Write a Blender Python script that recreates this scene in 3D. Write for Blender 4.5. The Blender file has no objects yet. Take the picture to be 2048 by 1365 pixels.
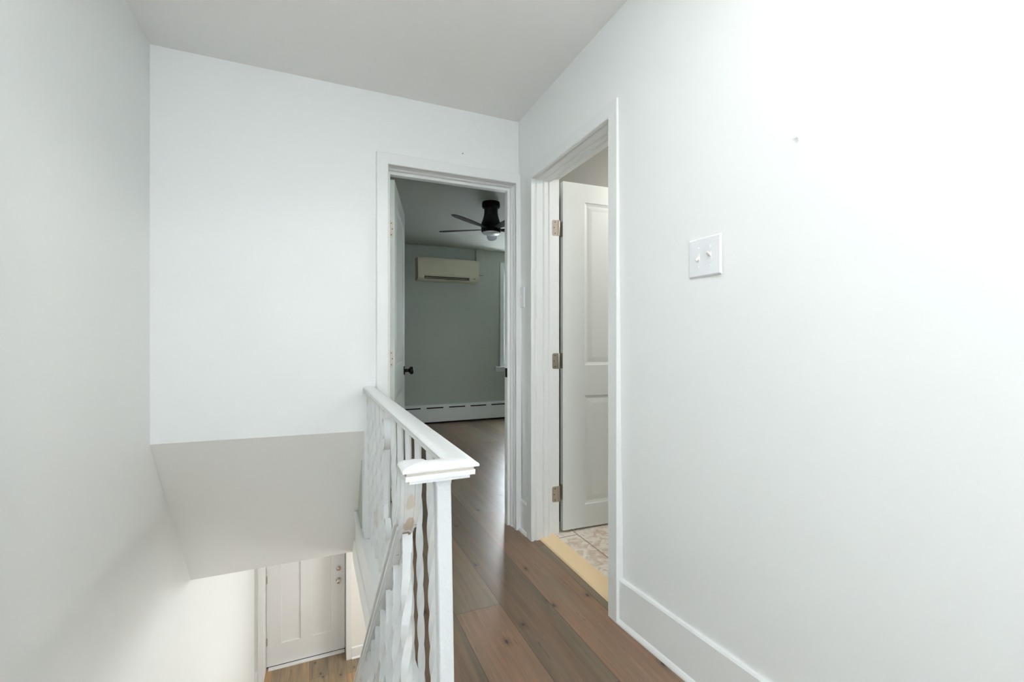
import bpy, math, random
from mathutils import Vector, Matrix

# ------------------------------------------------------------------ camera
YAW = math.radians(23.066)
EYE = 1.12
cam_data = bpy.data.cameras.new('camera')
cam = bpy.data.objects.new('camera', cam_data)
bpy.context.scene.collection.objects.link(cam)
cam.location = (0, 0, EYE)
cam.rotation_euler = (math.radians(90), 0, -YAW)
cam_data.sensor_width = 36.0
cam_data.lens = 890 / 2048 * 36.0
cam_data.shift_y = 0.0002
cam_data.clip_start = 0.02
cam_data.clip_end = 100
bpy.context.scene.camera = cam

# ------------------------------------------------------------------ world and exposure
world = bpy.data.worlds.new('daylight')
bpy.context.scene.world = world
world.use_nodes = True
bg = world.node_tree.nodes['Background']
bg.inputs['Color'].default_value = (0.86, 0.94, 1.0, 1)
bg.inputs['Strength'].default_value = 42
vs = bpy.context.scene.view_settings
vs.view_transform = 'Standard'
vs.look = 'None'
vs.gamma = 1
vs.use_curve_mapping = False
vs.exposure = 0.14

COL = bpy.context.scene.collection

# ------------------------------------------------------------------ lights of the rooms and added fill
def area(name, loc, rot, sx, sy, power, color=(1, 1, 1), portal=False, shape='RECTANGLE'):
    l = bpy.data.lights.new(name, 'AREA')
    l.shape = shape
    l.size = sx
    if shape in ('RECTANGLE', 'ELLIPSE'):
        l.size_y = sy
    l.energy = power
    l.color = color
    if portal:
        l.cycles.is_portal = True
    o = bpy.data.objects.new(name, l)
    o.location = loc
    o.rotation_euler = rot
    COL.objects.link(o)
    return o

R = math.radians
def bulb(name, loc, power, color, radius=0.09):
    l = bpy.data.lights.new(name, 'POINT')
    l.energy = power; l.color = color; l.shadow_soft_size = radius
    o = bpy.data.objects.new(name, l); o.location = loc
    COL.objects.link(o)
    return o
area('landing_window_portal', (-0.15, -1.74, 1.35), (R(90), 0, 0), 0.8, 1.3, 1, portal=True)
bulb('landing_lamp_bulb', (0.25, -0.40, 1.75), 10, (1.0, 0.99, 0.975), 0.12)
area('bedroom_window_portal', (2.71, 6.19, 1.5), (R(-90), 0, 0), 0.53, 1.42, 1, portal=True)
area('landing_floor_fill_light', (0.30, 0.55, 2.42), (0, 0, 0), 0.28, 0.28, 7, (1.0, 0.99, 0.97), shape='DISK')  # unseen fill added overhead to brighten the floor and low walls
bulb('entry_lamp_bulb', (2.1, 4.3, -0.6), 88, (0.93, 0.975, 1.0), 0.3)
bulb('soffit_fill_bulb', (1.9, 2.2, -0.9), 36, (0.94, 0.98, 1.0), 0.4)  # unseen fill added below to lift the stairwell soffit
bulb('bathroom_lamp_bulb', (2.35, 1.55, 2.25), 39, (1.0, 0.97, 0.92), 0.1)

# ------------------------------------------------------------------ materials
def new_mat(name):
    m = bpy.data.materials.new(name)
    m.use_nodes = True
    nt = m.node_tree
    return m, nt, nt.nodes['Principled BSDF']

def N(nt, t, **kw):
    n = nt.nodes.new(t)
    for k, v in kw.items():
        setattr(n, k, v)
    return n

def paint(name, col, rough=0.5, bump=0.02, scale=60.0, spec=0.5, mottle=0.015, metal=0.0):
    m, nt, b = new_mat(name)
    L = nt.links
    tc = N(nt, 'ShaderNodeTexCoord')
    n1 = N(nt, 'ShaderNodeTexNoise')
    n1.inputs['Scale'].default_value = scale
    n1.inputs['Detail'].default_value = 3
    L.new(tc.outputs['Object'], n1.inputs['Vector'])
    n2 = N(nt, 'ShaderNodeTexNoise')
    n2.inputs['Scale'].default_value = 1.7
    n2.inputs['Detail'].default_value = 2
    L.new(tc.outputs['Object'], n2.inputs['Vector'])
    mx = N(nt, 'ShaderNodeMix', data_type='RGBA')
    mx.inputs[6].default_value = (*[c * (1 - mottle) for c in col], 1)
    mx.inputs[7].default_value = (*[min(1, c * (1 + mottle)) for c in col], 1)
    L.new(n2.outputs['Fac'], mx.inputs[0])
    L.new(mx.outputs[2], b.inputs['Base Color'])
    b.inputs['Roughness'].default_value = rough
    b.inputs['Metallic'].default_value = metal
    b.inputs['Specular IOR Level'].default_value = spec
    if bump:
        bp = N(nt, 'ShaderNodeBump')
        bp.inputs['Strength'].default_value = bump
        bp.inputs['Distance'].default_value = 0.01
        L.new(n1.outputs['Fac'], bp.inputs['Height'])
        L.new(bp.outputs['Normal'], b.inputs['Normal'])
    return m

M_wall = paint('wall_white_paint', (0.885, 0.905, 0.895), 0.45, 0.05, 25)
M_ceil = paint('ceiling_white_paint', (0.92, 0.915, 0.895), 0.8, 0.03, 30)
M_soffit = paint('soffit_paint', (0.91, 0.90, 0.87), 0.7, 0.03, 30)
M_trim = paint('trim_gloss_paint', (0.86, 0.88, 0.87), 0.3, 0.015, 40)
M_door = paint('door_paint', (0.76, 0.79, 0.765), 0.33, 0.01, 40)
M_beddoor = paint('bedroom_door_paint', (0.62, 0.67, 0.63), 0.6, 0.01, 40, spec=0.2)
M_cream = paint('entry_door_paint', (0.82, 0.81, 0.79), 0.4, 0.01, 40)
M_entrywall = paint('entry_wall_paint', (0.86, 0.845, 0.80), 0.5, 0.03, 30)
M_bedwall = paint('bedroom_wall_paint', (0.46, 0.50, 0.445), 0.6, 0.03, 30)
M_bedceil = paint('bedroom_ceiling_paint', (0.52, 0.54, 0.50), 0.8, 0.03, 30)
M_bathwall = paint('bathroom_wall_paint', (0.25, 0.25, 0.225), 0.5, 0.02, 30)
M_heater = paint('heater_enamel', (0.92, 0.94, 0.92), 0.4, 0.01, 30, mottle=0.04)
M_ac = paint('yellowed_plastic', (0.64, 0.62, 0.46), 0.4, 0.005, 40)
M_acled = paint('grey_label_plastic', (0.35, 0.36, 0.33), 0.4, 0)
M_black = paint('black_plastic', (0.004, 0.004, 0.005), 0.5, 0, spec=0.12)
M_blade = paint('matt_black_blade', (0.012, 0.013, 0.013), 0.75, 0, spec=0.15)
M_slot = paint('dark_recess', (0.012, 0.012, 0.012), 0.9, 0)
M_knob = paint('oil_black_metal', (0.010, 0.009, 0.009), 0.22, 0, metal=0.6)
M_nickel = paint('satin_nickel', (0.52, 0.47, 0.40), 0.35, 0.01, 80, metal=0.75)
M_chrome = paint('bright_nickel', (0.66, 0.64, 0.60), 0.18, 0, metal=1.0)
M_screw = paint('dark_screw', (0.10, 0.09, 0.08), 0.4, 0, metal=1.0)
M_plate = paint('switch_plastic', (0.86, 0.88, 0.90), 0.25, 0)
M_bedplate = paint('grey_outlet_plastic', (0.50, 0.53, 0.48), 0.4, 0)  # outlet colour set darker, close to the bedroom wall colour
M_toggle = paint('toggle_plastic', (0.86, 0.86, 0.82), 0.3, 0)
M_thresh = paint('cream_threshold', (0.88, 0.68, 0.41), 0.4, 0.01, 60)
M_diff = paint('frosted_diffuser', (0.85, 0.88, 0.92), 0.25, 0)
M_glass_m, _nt, _b = new_mat('window_glass')
_b.inputs['Base Color'].default_value = (1, 1, 1, 1)
_b.inputs['Roughness'].default_value = 0.0
_b.inputs['Transmission Weight'].default_value = 1.0
_b.inputs['IOR'].default_value = 1.02

def iron_paint(name, rust=0.0, base=(0.80, 0.825, 0.825), worn=(0.74, 0.70, 0.63), spots=()):
    """thick brushed white paint over wrought iron, yellowed worn patches and rust flecks"""
    m, nt, b = new_mat(name)
    L = nt.links
    tc = N(nt, 'ShaderNodeTexCoord')
    geo = N(nt, 'ShaderNodeNewGeometry')
    n1 = N(nt, 'ShaderNodeTexNoise')
    n1.inputs['Scale'].default_value = 7
    n1.inputs['Detail'].default_value = 3
    L.new(geo.outputs['Position'], n1.inputs['Vector'])
    r1 = N(nt, 'ShaderNodeValToRGB')
    r1.color_ramp.elements[0].position = 0.62 - rust * 0.04
    r1.color_ramp.elements[0].color = (*base, 1)
    r1.color_ramp.elements[1].position = 0.74
    r1.color_ramp.elements[1].color = (*worn, 1)
    L.new(n1.outputs['Fac'], r1.inputs['Fac'])
    n3 = N(nt, 'ShaderNodeTexNoise')
    n3.inputs['Scale'].default_value = 55
    n3.inputs['Detail'].default_value = 2
    L.new(geo.outputs['Position'], n3.inputs['Vector'])
    r3 = N(nt, 'ShaderNodeValToRGB')
    r3.color_ramp.elements[0].position = 0.80 - rust * 0.05
    r3.color_ramp.elements[0].color = (0, 0, 0, 1)
    r3.color_ramp.elements[1].position = 0.83 - rust * 0.05
    r3.color_ramp.elements[1].color = (1, 1, 1, 1)
    L.new(n3.outputs['Fac'], r3.inputs['Fac'])
    mx = N(nt, 'ShaderNodeMix', data_type='RGBA')
    mx.inputs[7].default_value = (0.22, 0.12, 0.06, 1)
    L.new(r3.outputs['Color'], mx.inputs[0])
    L.new(r1.outputs['Color'], mx.inputs[6])
    out = mx.outputs[2]
    for (c_, rad, col) in spots:         # patches where the paint has worn through or rusted
        sb = N(nt, 'ShaderNodeVectorMath', operation='SUBTRACT'); sb.inputs[1].default_value = c_
        L.new(geo.outputs['Position'], sb.inputs[0])
        dv = N(nt, 'ShaderNodeVectorMath', operation='DIVIDE'); dv.inputs[1].default_value = rad
        L.new(sb.outputs[0], dv.inputs[0])
        ln = N(nt, 'ShaderNodeVectorMath', operation='LENGTH'); L.new(dv.outputs[0], ln.inputs[0])
        am = N(nt, 'ShaderNodeMath', operation='ADD'); L.new(ln.outputs['Value'], am.inputs[0]); L.new(n3.outputs['Fac'], am.inputs[1])
        rp = N(nt, 'ShaderNodeValToRGB')
        rp.color_ramp.elements[0].position = 0.0; rp.color_ramp.elements[0].color = (0, 0, 0, 1)
        rp.color_ramp.elements[1].position = 1.0; rp.color_ramp.elements[1].color = (0, 0, 0, 1)
        rp.color_ramp.elements[0].color = (1, 1, 1, 1)
        mr = N(nt, 'ShaderNodeMapRange'); mr.inputs['From Min'].default_value = 1.35; mr.inputs['From Max'].default_value = 1.6
        mr.inputs['To Min'].default_value = 1.0; mr.inputs['To Max'].default_value = 0.0
        L.new(am.outputs[0], mr.inputs['Value'])
        mm = N(nt, 'ShaderNodeMix', data_type='RGBA'); mm.inputs[7].default_value = (*col, 1)
        L.new(mr.outputs[0], mm.inputs[0]); L.new(out, mm.inputs[6])
        out = mm.outputs[2]
    L.new(out, b.inputs['Base Color'])
    b.inputs['Roughness'].default_value = 0.33
    n2 = N(nt, 'ShaderNodeTexNoise')
    n2.inputs['Scale'].default_value = 120
    n2.inputs['Detail'].default_value = 3
    L.new(geo.outputs['Position'], n2.inputs['Vector'])
    bp = N(nt, 'ShaderNodeBump')
    bp.inputs['Strength'].default_value = 0.35
    bp.inputs['Distance'].default_value = 0.0015
    L.new(n2.outputs['Fac'], bp.inputs['Height'])
    L.new(bp.outputs['Normal'], b.inputs['Normal'])
    return m

M_iron = iron_paint('white_iron_paint')
M_iron_worn = iron_paint('worn_white_iron_paint', 1.0)
M_easing = iron_paint('worn_easing_paint', 1.0, spots=(((0.168, 0.958, 0.785), (0.011, 0.05, 0.022), (0.66, 0.60, 0.52)),
                                                     ((0.170, 0.985, 0.725), (0.012, 0.06, 0.030), (0.60, 0.50, 0.40)),
                                                     ((0.176, 1.02, 0.686), (0.012, 0.02, 0.005), (0.20, 0.09, 0.03))))
M_rail_groove = iron_paint('dark_rail_groove', 1.0, base=(0.50, 0.46, 0.43), worn=(0.20, 0.17, 0.15))  # darker, mottled grey for the stair rail groove
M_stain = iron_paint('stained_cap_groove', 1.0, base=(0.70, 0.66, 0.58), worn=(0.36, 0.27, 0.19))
M_iron_cap = paint('lit_white_cap_paint', (0.90, 0.91, 0.91), 0.3, 0.15, 130)  # white lightened: light from above put into the cap colour
M_post = paint('dimmed_white_post_paint', (0.72, 0.74, 0.75), 0.3, 0.15, 130)  # same white darkened in the colour to offset the nearby lamp and window

def plank_mat(name, warm=0.0, seam_w=0.0012):
    m, nt, b = new_mat(name)
    L = nt.links
    def math_(op, a, bb=None, c=None):
        n = N(nt, 'ShaderNodeMath', operation=op)
        for i, v in enumerate((a, bb, c)):
            if v is None:
                continue
            if isinstance(v, (int, float)):
                n.inputs[i].default_value = v
            else:
                L.new(v, n.inputs[i])
        return n.outputs[0]
    tc = N(nt, 'ShaderNodeTexCoord')
    sp = N(nt, 'ShaderNodeSeparateXYZ')
    L.new(tc.outputs['Object'], sp.inputs[0])
    X, Y = sp.outputs['X'], sp.outputs['Y']
    xs = math_('ADD', X, math_('MULTIPLY', math_('SUBTRACT', Y, 2.0), 0.012))
    W = 0.197
    LEN = 2.08
    rr = math_('DIVIDE', math_('SUBTRACT', xs, 0.693), W)
    row = math_('FLOOR', rr)
    fx = math_('FRACT', rr)
    yy = math_('DIVIDE', math_('SUBTRACT', Y, math_('ADD', 1.21, math_('MULTIPLY', row, 1.525))), LEN)
    f0 = math_('FRACT', yy)
    mid = math_('ADD', math_('SUBTRACT', Y, math_('MULTIPLY', f0, LEN)), LEN / 2)
    split = math_('GREATER_THAN', mid, 3.0)
    fs = math_('MULTIPLY', f0, 2.0)
    upper = math_('MULTIPLY', split, math_('GREATER_THAN', f0, 0.5))
    colm = math_('ADD', math_('FLOOR', yy), math_('MULTIPLY', upper, 0.37))
    fy = math_('ADD', math_('MULTIPLY', math_('FRACT', fs), split), math_('MULTIPLY', f0, math_('SUBTRACT', 1.0, split)))
    LENL = math_('MULTIPLY', LEN, math_('SUBTRACT', 1.0, math_('MULTIPLY', split, 0.5)))
    cid = N(nt, 'ShaderNodeCombineXYZ')
    L.new(row, cid.inputs[0]); L.new(colm, cid.inputs[1])
    wn = N(nt, 'ShaderNodeTexWhiteNoise', noise_dimensions='3D')
    L.new(cid.outputs[0], wn.inputs['Vector'])
    wsep = N(nt, 'ShaderNodeSeparateColor')
    L.new(wn.outputs['Color'], wsep.inputs[0])
    # per plank shifted coordinates
    sh = N(nt, 'ShaderNodeVectorMath', operation='SCALE')
    L.new(wn.outputs['Color'], sh.inputs[0]); sh.inputs['Scale'].default_value = 37.0
    ad = N(nt, 'ShaderNodeVectorMath', operation='ADD')
    L.new(tc.outputs['Object'], ad.inputs[0]); L.new(sh.outputs[0], ad.inputs[1])
    def noise(scx, scy, detail=4, rough=0.55, dist=0.0):
        mp = N(nt, 'ShaderNodeVectorMath', operation='MULTIPLY')
        L.new(ad.outputs[0], mp.inputs[0]); mp.inputs[1].default_value = (scx, scy, 1)
        n = N(nt, 'ShaderNodeTexNoise')
        n.inputs['Scale'].default_value = 1
        n.inputs['Detail'].default_value = detail
        n.inputs['Roughness'].default_value = rough
        n.inputs['Distortion'].default_value = dist
        L.new(mp.outputs[0], n.inputs['Vector'])
        return n.outputs['Fac']
    big = noise(9, 1.1, 3, 0.5, 0.6)          # heart / sap wood zones
    grain = noise(150, 3.0, 4, 0.6, 0.3)
    fine = noise(420, 14, 3, 0.6)
    ring = noise(24, 1.5, 4, 0.55, 1.2)
    # tone 1: brown <-> grey green, driven by plank id + zones
    tone = math_('ADD', math_('MULTIPLY', wsep.outputs[0], 0.36), math_('MULTIPLY', big, 0.84))
    ramp = N(nt, 'ShaderNodeValToRGB')
    cr = ramp.color_ramp
    cr.elements[0].position = 0.30
    cr.elements[1].position = 0.86
    if warm:
        c0, c1, c2, c3 = (0.36, 0.20, 0.095), (0.42, 0.255, 0.13), (0.30, 0.215, 0.13), (0.22, 0.17, 0.115)
    else:
        c0, c1, c2, c3 = (0.200, 0.115, 0.068), (0.188, 0.115, 0.070), (0.178, 0.127, 0.080), (0.160, 0.133, 0.088)
    cr.elements[0].color = (*c0, 1)
    cr.elements[1].color = (*c3, 1)
    e = cr.elements.new(0.48); e.color = (*c1, 1)
    e = cr.elements.new(0.66); e.color = (*c2, 1)
    L.new(tone, ramp.inputs['Fac'])
    # value modulation
    v = math_('ADD', math_('MULTIPLY', wsep.outputs[1], 0.50), 0.72)
    v = math_('MULTIPLY', v, math_('ADD', math_('MULTIPLY', grain, 0.56), 0.72))
    v = math_('MULTIPLY', v, math_('ADD', math_('MULTIPLY', fine, 0.24), 0.88))
    v = math_('MULTIPLY', v, math_('ADD', math_('MULTIPLY', ring, 0.95), 0.525))
    # knots
    kmp = N(nt, 'ShaderNodeVectorMath', operation='MULTIPLY')
    L.new(ad.outputs[0], kmp.inputs[0]); kmp.inputs[1].default_value = (5.5, 3.0, 0.0)
    vo = N(nt, 'ShaderNodeTexVoronoi', voronoi_dimensions='2D')
    vo.inputs['Scale'].default_value = 1
    L.new(kmp.outputs[0], vo.inputs['Vector'])
    kr = N(nt, 'ShaderNodeValToRGB')
    kr.color_ramp.elements[0].position = 0.018; kr.color_ramp.elements[0].color = (0.12, 0.12, 0.12, 1)
    kr.color_ramp.elements[1].position = 0.13; kr.color_ramp.elements[1].color = (1, 1, 1, 1)
    e = kr.color_ramp.elements.new(0.045); e.color = (0.72, 0.72, 0.72, 1)
    kd = math_('ADD', vo.outputs['Distance'], math_('MULTIPLY', math_('SUBTRACT', grain, 0.5), 0.06))
    vsep = N(nt, 'ShaderNodeSeparateColor')
    L.new(vo.outputs['Color'], vsep.inputs[0])
    kd = math_('ADD', kd, math_('MULTIPLY', math_('GREATER_THAN', vsep.outputs[0], 0.6), 1.0))
    L.new(kd, kr.inputs['Fac'])
    v = math_('MULTIPLY', v, kr.outputs['Color'])
    # dark hairline checks along the grain
    ck = noise(60, 1.6, 2, 0.5, 0.2)
    ckr = math_('MULTIPLY', math_('LESS_THAN', math_('ABSOLUTE', math_('SUBTRACT', ck, 0.5)), 0.006),
                math_('GREATER_THAN', ring, 0.58))
    v = math_('MULTIPLY', v, math_('SUBTRACT', 1.0, math_('MULTIPLY', ckr, 0.45)))
    # seams
    dx = math_('MULTIPLY', math_('MINIMUM', fx, math_('SUBTRACT', 1.0, fx)), W)
    dy = math_('MULTIPLY', math_('MINIMUM', fy, math_('SUBTRACT', 1.0, fy)), LENL)
    dm = math_('MINIMUM', dx, dy)
    sm = math_('LESS_THAN', dm, seam_w)
    v = math_('MULTIPLY', v, math_('SUBTRACT', 1.0, math_('MULTIPLY', sm, 0.65)))
    vv = N(nt, 'ShaderNodeVectorMath', operation='SCALE')
    L.new(ramp.outputs['Color'], vv.inputs[0]); L.new(v, vv.inputs['Scale'])
    L.new(vv.outputs[0], b.inputs['Base Color'])
    L.new(math_('ADD', 0.28, math_('MULTIPLY', grain, 0.08)), b.inputs['Roughness'])
    b.inputs['Specular IOR Level'].default_value = 0.5
    bp = N(nt, 'ShaderNodeBump')
    bp.inputs['Strength'].default_value = 0.12
    bp.inputs['Distance'].default_value = 0.001
    L.new(math_('SUBTRACT', grain, math_('MULTIPLY', sm, 1.5)), bp.inputs['Height'])
    L.new(bp.outputs['Normal'], b.inputs['Normal'])
    return m

M_plank = plank_mat('hickory_planks')
M_plank_low = plank_mat('entry_hickory_planks', warm=1.0)

def tile_mat():
    m, nt, b = new_mat('stone_look_tile')
    L = nt.links
    tc = N(nt, 'ShaderNodeTexCoord')
    mp = N(nt, 'ShaderNodeMapping')
    mp.inputs['Location'].default_value = (-2.225, -1.36, 0)
    sw = N(nt, 'ShaderNodeSeparateXYZ'); cb = N(nt, 'ShaderNodeCombineXYZ')
    L.new(tc.outputs['Object'], sw.inputs[0])
    L.new(sw.outputs['Y'], cb.inputs[0]); L.new(sw.outputs['X'], cb.inputs[1])
    L.new(cb.outputs[0], mp.inputs['Vector'])
    br = N(nt, 'ShaderNodeTexBrick')
    br.inputs['Scale'].default_value = 1
    br.inputs['Brick Width'].default_value = 0.61
    br.inputs['Row Height'].default_value = 0.305
    br.inputs['Mortar Size'].default_value = 0.0028
    br.inputs['Mortar Smooth'].default_value = 0.1
    br.offset = 0.5
    L.new(mp.outputs[0], br.inputs['Vector'])
    n = N(nt, 'ShaderNodeTexNoise')
    n.inputs['Scale'].default_value = 14; n.inputs['Detail'].default_value = 6
    n.inputs['Distortion'].default_value = 1.8
    L.new(tc.outputs['Object'], n.inputs['Vector'])
    r = N(nt, 'ShaderNodeValToRGB')
    r.color_ramp.elements[0].position = 0.38; r.color_ramp.elements[0].color = (0.68, 0.54, 0.42, 1)
    r.color_ramp.elements[1].position = 0.56; r.color_ramp.elements[1].color = (0.90, 0.84, 0.75, 1)
    L.new(n.outputs['Fac'], r.inputs['Fac'])
    L.new(r.outputs['Color'], br.inputs['Color1']); L.new(r.outputs['Color'], br.inputs['Color2'])
    br.inputs['Mortar'].default_value = (0.16, 0.13, 0.10, 1)
    L.new(br.outputs['Color'], b.inputs['Base Color'])
    b.inputs['Roughness'].default_value = 0.35
    return m
M_tile = tile_mat()

def brown_tile():
    m, nt, b = new_mat('brown_wall_tile')
    L = nt.links
    tc = N(nt, 'ShaderNodeTexCoord')
    sw = N(nt, 'ShaderNodeSeparateXYZ'); cb = N(nt, 'ShaderNodeCombineXYZ')
    L.new(tc.outputs['Object'], sw.inputs[0])
    L.new(sw.outputs['X'], cb.inputs[0]); L.new(sw.outputs['Z'], cb.inputs[1])
    br = N(nt, 'ShaderNodeTexBrick')
    br.inputs['Scale'].default_value = 1
    br.inputs['Brick Width'].default_value = 0.10
    br.inputs['Row Height'].default_value = 0.10
    br.inputs['Mortar Size'].default_value = 0.002
    br.offset = 0
    br.inputs['Color1'].default_value = (0.20, 0.12, 0.065, 1)
    br.inputs['Color2'].default_value = (0.26, 0.16, 0.09, 1)
    br.inputs['Mortar'].default_value = (0.12, 0.08, 0.05, 1)
    L.new(cb.outputs[0], br.inputs['Vector'])
    L.new(br.outputs['Color'], b.inputs['Base Color'])
    b.inputs['Roughness'].default_value = 0.3
    return m
M_btile = brown_tile()

# ------------------------------------------------------------------ mesh builder
class MB:
    def __init__(s):
        s.v = []; s.f = []; s.mi = []
    def add(s, vs_, fs, mi=0):
        o = len(s.v)
        s.v += [tuple(v) for v in vs_]
        for f in fs:
            s.f.append(tuple(i + o for i in f)); s.mi.append(mi)
        return s
    def hexa(s, p, mi=0):
        """p: bottom ring 4, top ring 4"""
        return s.add(p, [(3, 2, 1, 0), (4, 5, 6, 7), (0, 1, 5, 4), (1, 2, 6, 5), (2, 3, 7, 6), (3, 0, 4, 7)], mi)
    def box(s, x0, x1, y0, y1, z0, z1, mi=0):
        return s.hexa([(x0, y0, z0), (x1, y0, z0), (x1, y1, z0), (x0, y1, z0),
                       (x0, y0, z1), (x1, y0, z1), (x1, y1, z1), (x0, y1, z1)], mi)
    def bbox(s, x0, x1, y0, y1, z0, z1, b=0.002, mi=0):
        """chamfered box"""
        vs_ = []
        def ring(x0, x1, y0, y1, z):
            return [(x0, y0, z), (x1, y0, z), (x1, y1, z), (x0, y1, z)]
        def oct_(z, e):
            return [(x0 + b, y0 + e, z), (x1 - b, y0 + e, z), (x1 - e, y0 + b, z), (x1 - e, y1 - b, z),
                    (x1 - b, y1 - e, z), (x0 + b, y1 - e, z), (x0 + e, y1 - b, z), (x0 + e, y0 + b, z)]
        vs_ += oct_(z0, b) + oct_(z0 + b, 0) + oct_(z1 - b, 0) + oct_(z1, b)
        fs = [tuple(reversed(range(8))), tuple(range(24, 32))]
        for k in range(3):
            for i in range(8):
                j = (i + 1) % 8
                fs.append((k * 8 + i, k * 8 + j, k * 8 + 8 + j, k * 8 + 8 + i))
        return s.add(vs_, fs, mi)
    def prism(s, prof, a0, a1, axis='x', mi=0):
        """closed 2-D profile extruded along axis; profile coords are the other two in order"""
        def P(p, a):
            if axis == 'x': return (a, p[0], p[1])
            if axis == 'y': return (p[0], a, p[1])
            return (p[0], p[1], a)
        n = len(prof)
        vs_ = [P(p, a0) for p in prof] + [P(p, a1) for p in prof]
        fs = [tuple(range(n)), tuple(reversed(range(n, 2 * n)))]
        for i in range(n):
            j = (i + 1) % n
            fs.append((i, n + i, n + j, j))
        return s.add(vs_, fs, mi)
    def rings(s, rs, cap=True, mi=0, closed=True, second=()):
        n = len(rs[0]); vs_ = [p for r in rs for p in r]; fs = []
        for k in range(len(rs) - 1):
            for i in range(n if closed else n - 1):
                j = (i + 1) % n
                fs.append((k * n + i, k * n + j, (k + 1) * n + j, (k + 1) * n + i))
        if cap:
            fs.append(tuple(reversed(range(n)))); fs.append(tuple(range((len(rs) - 1) * n, len(rs) * n)))
        s.add(vs_, fs, mi)
        if second:                       # strips of the profile that carry the second material
            base = len(s.f) - len(fs)
            for k in range(len(rs) - 1):
                for i in second:
                    s.mi[base + k * n + i] = 1
        return s
    def lathe(s, prof, c=(0, 0, 0), axis='z', n=24, mi=0, cap=True):
        rs = []
        for r, h in prof:
            ring = []
            for i in range(n):
                a = 2 * math.pi * i / n
                x, y = r * math.cos(a), r * math.sin(a)
                if axis == 'z': q = (c[0] + x, c[1] + y, c[2] + h)
                elif axis == 'y': q = (c[0] + x, c[1] + h, c[2] + y)
                else: q = (c[0] + h, c[1] + x, c[2] + y)
                ring.append(q)
            rs.append(ring)
        return s.rings(rs, cap, mi)
    def build(s, name, mats, parent=None, smooth=False, loc=None, angle=40):
        me = bpy.data.meshes.new(name)
        me.from_pydata([tuple(v) for v in s.v], [], s.f)
        mats = mats if isinstance(mats, (list, tuple)) else [mats]
        for m in mats: me.materials.append(m)
        for p, i in zip(me.polygons, s.mi): p.material_index = i
        me.validate()
        import bmesh
        bm = bmesh.new(); bm.from_mesh(me)
        bmesh.ops.recalc_face_normals(bm, faces=bm.faces)
        if smooth:
            for f in bm.faces: f.smooth = True
            for e in bm.edges:
                if len(e.link_faces) == 2 and e.calc_face_angle(0) > R(angle): e.smooth = False
        bm.to_mesh(me); bm.free()
        o = bpy.data.objects.new(name, me)
        COL.objects.link(o)
        if parent is not None: o.parent = parent
        if loc: o.location = loc
        return o

def empty(name, loc=(0, 0, 0), rz=0.0):
    o = bpy.data.objects.new(name, None)
    o.empty_display_size = 0.1
    o.location = loc; o.rotation_euler = (0, 0, rz)
    COL.objects.link(o)
    return o

def tag(o, label, cat, group=None):
    o['label'] = label; o['category'] = cat
    if group: o['group'] = group
    return o

def struct(o):
    o['kind'] = 'structure'
    return o

# ------------------------------------------------------------------ room shell
CEIL = 2.43
LOWF = -2.70
LOWC = -0.265

def Xw(Y, z):
    """surface of the right hand wall; its foot kicks out a little near the camera"""
    return 1.097 - 0.0085 * z + 0.075 * max(0.0, 1.5 - Y) * max(0, 1 - z / CEIL)

BACK = 1.265   # bathroom side of that wall

# left wall, full height of the stairwell
mb = MB(); mb.box(-0.85, -0.70, -1.75, 5.95, LOWF, CEIL)
struct(mb.build('wall_left', M_wall))

# right wall
mb = MB()
ys = [-1.75, -1.0, -0.4, 0.0, 0.3, 0.6, 0.9, 1.2, 1.5]
zs = [0, 0.6, 1.2, 1.8, CEIL]
def wall_block(mb, ya, yb, za, zb):
    mb.hexa([(Xw(ya, za), ya, za), (BACK, ya, za), (BACK, yb, za), (Xw(yb, za), yb, za),
             (Xw(ya, zb), ya, zb), (BACK, ya, zb), (BACK, yb, zb), (Xw(yb, zb), yb, zb)])
grid_v = [(Xw(y, z), y, z) for y in ys for z in zs]
nz = len(zs); gf = []
for i in range(len(ys) - 1):
    for j in range(nz - 1):
        gf.append((i * nz + j, (i + 1) * nz + j, (i + 1) * nz + j + 1, i * nz + j + 1))
gb = [(BACK, y, z) for y in (ys[0], ys[-1]) for z in (zs[0], zs[-1])]
o_ = len(grid_v)
gf.append((o_, o_ + 1, o_ + 3, o_ + 2))
gf.append((*[j for j in range(nz)], o_ + 1, o_))
L_ = (len(ys) - 1) * nz
gf.append((*[L_ + j for j in range(nz)], o_ + 3, o_ + 2))
gf.append((*[i * nz for i in range(len(ys))], o_ + 2, o_))
gf.append((*[i * nz + nz - 1 for i in range(len(ys))], o_ + 3, o_ + 1))
mb.add(grid_v + gb, gf)
wall_block(mb, 1.5, 2.305, 2.078, CEIL)
wall_block(mb, 2.305, 2.43, 0, CEIL)
wr = struct(mb.build('wall_right', M_wall, smooth=True, angle=30))

# end wall of the landing: with the bedroom doorway; stops above the sloping stair soffit
mb = MB()
mb.prism([(-0.70, 0.664), (0.20, 0.653), (0.20, CEIL), (-0.70, CEIL)], 2.43, 2.57, 'y')
mb.box(0.20, 0.305, 2.43, 2.57, LOWC, CEIL)
mb.box(0.305, 1.062, 2.43, 2.57, 2.07, CEIL)
mb.box(1.062, 1.265, 2.4305, 2.57, 0, CEIL)
mb.box(1.265, 3.75, 2.445, 2.57, 0, CEIL)
struct(mb.build('wall_end', M_wall))

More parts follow.
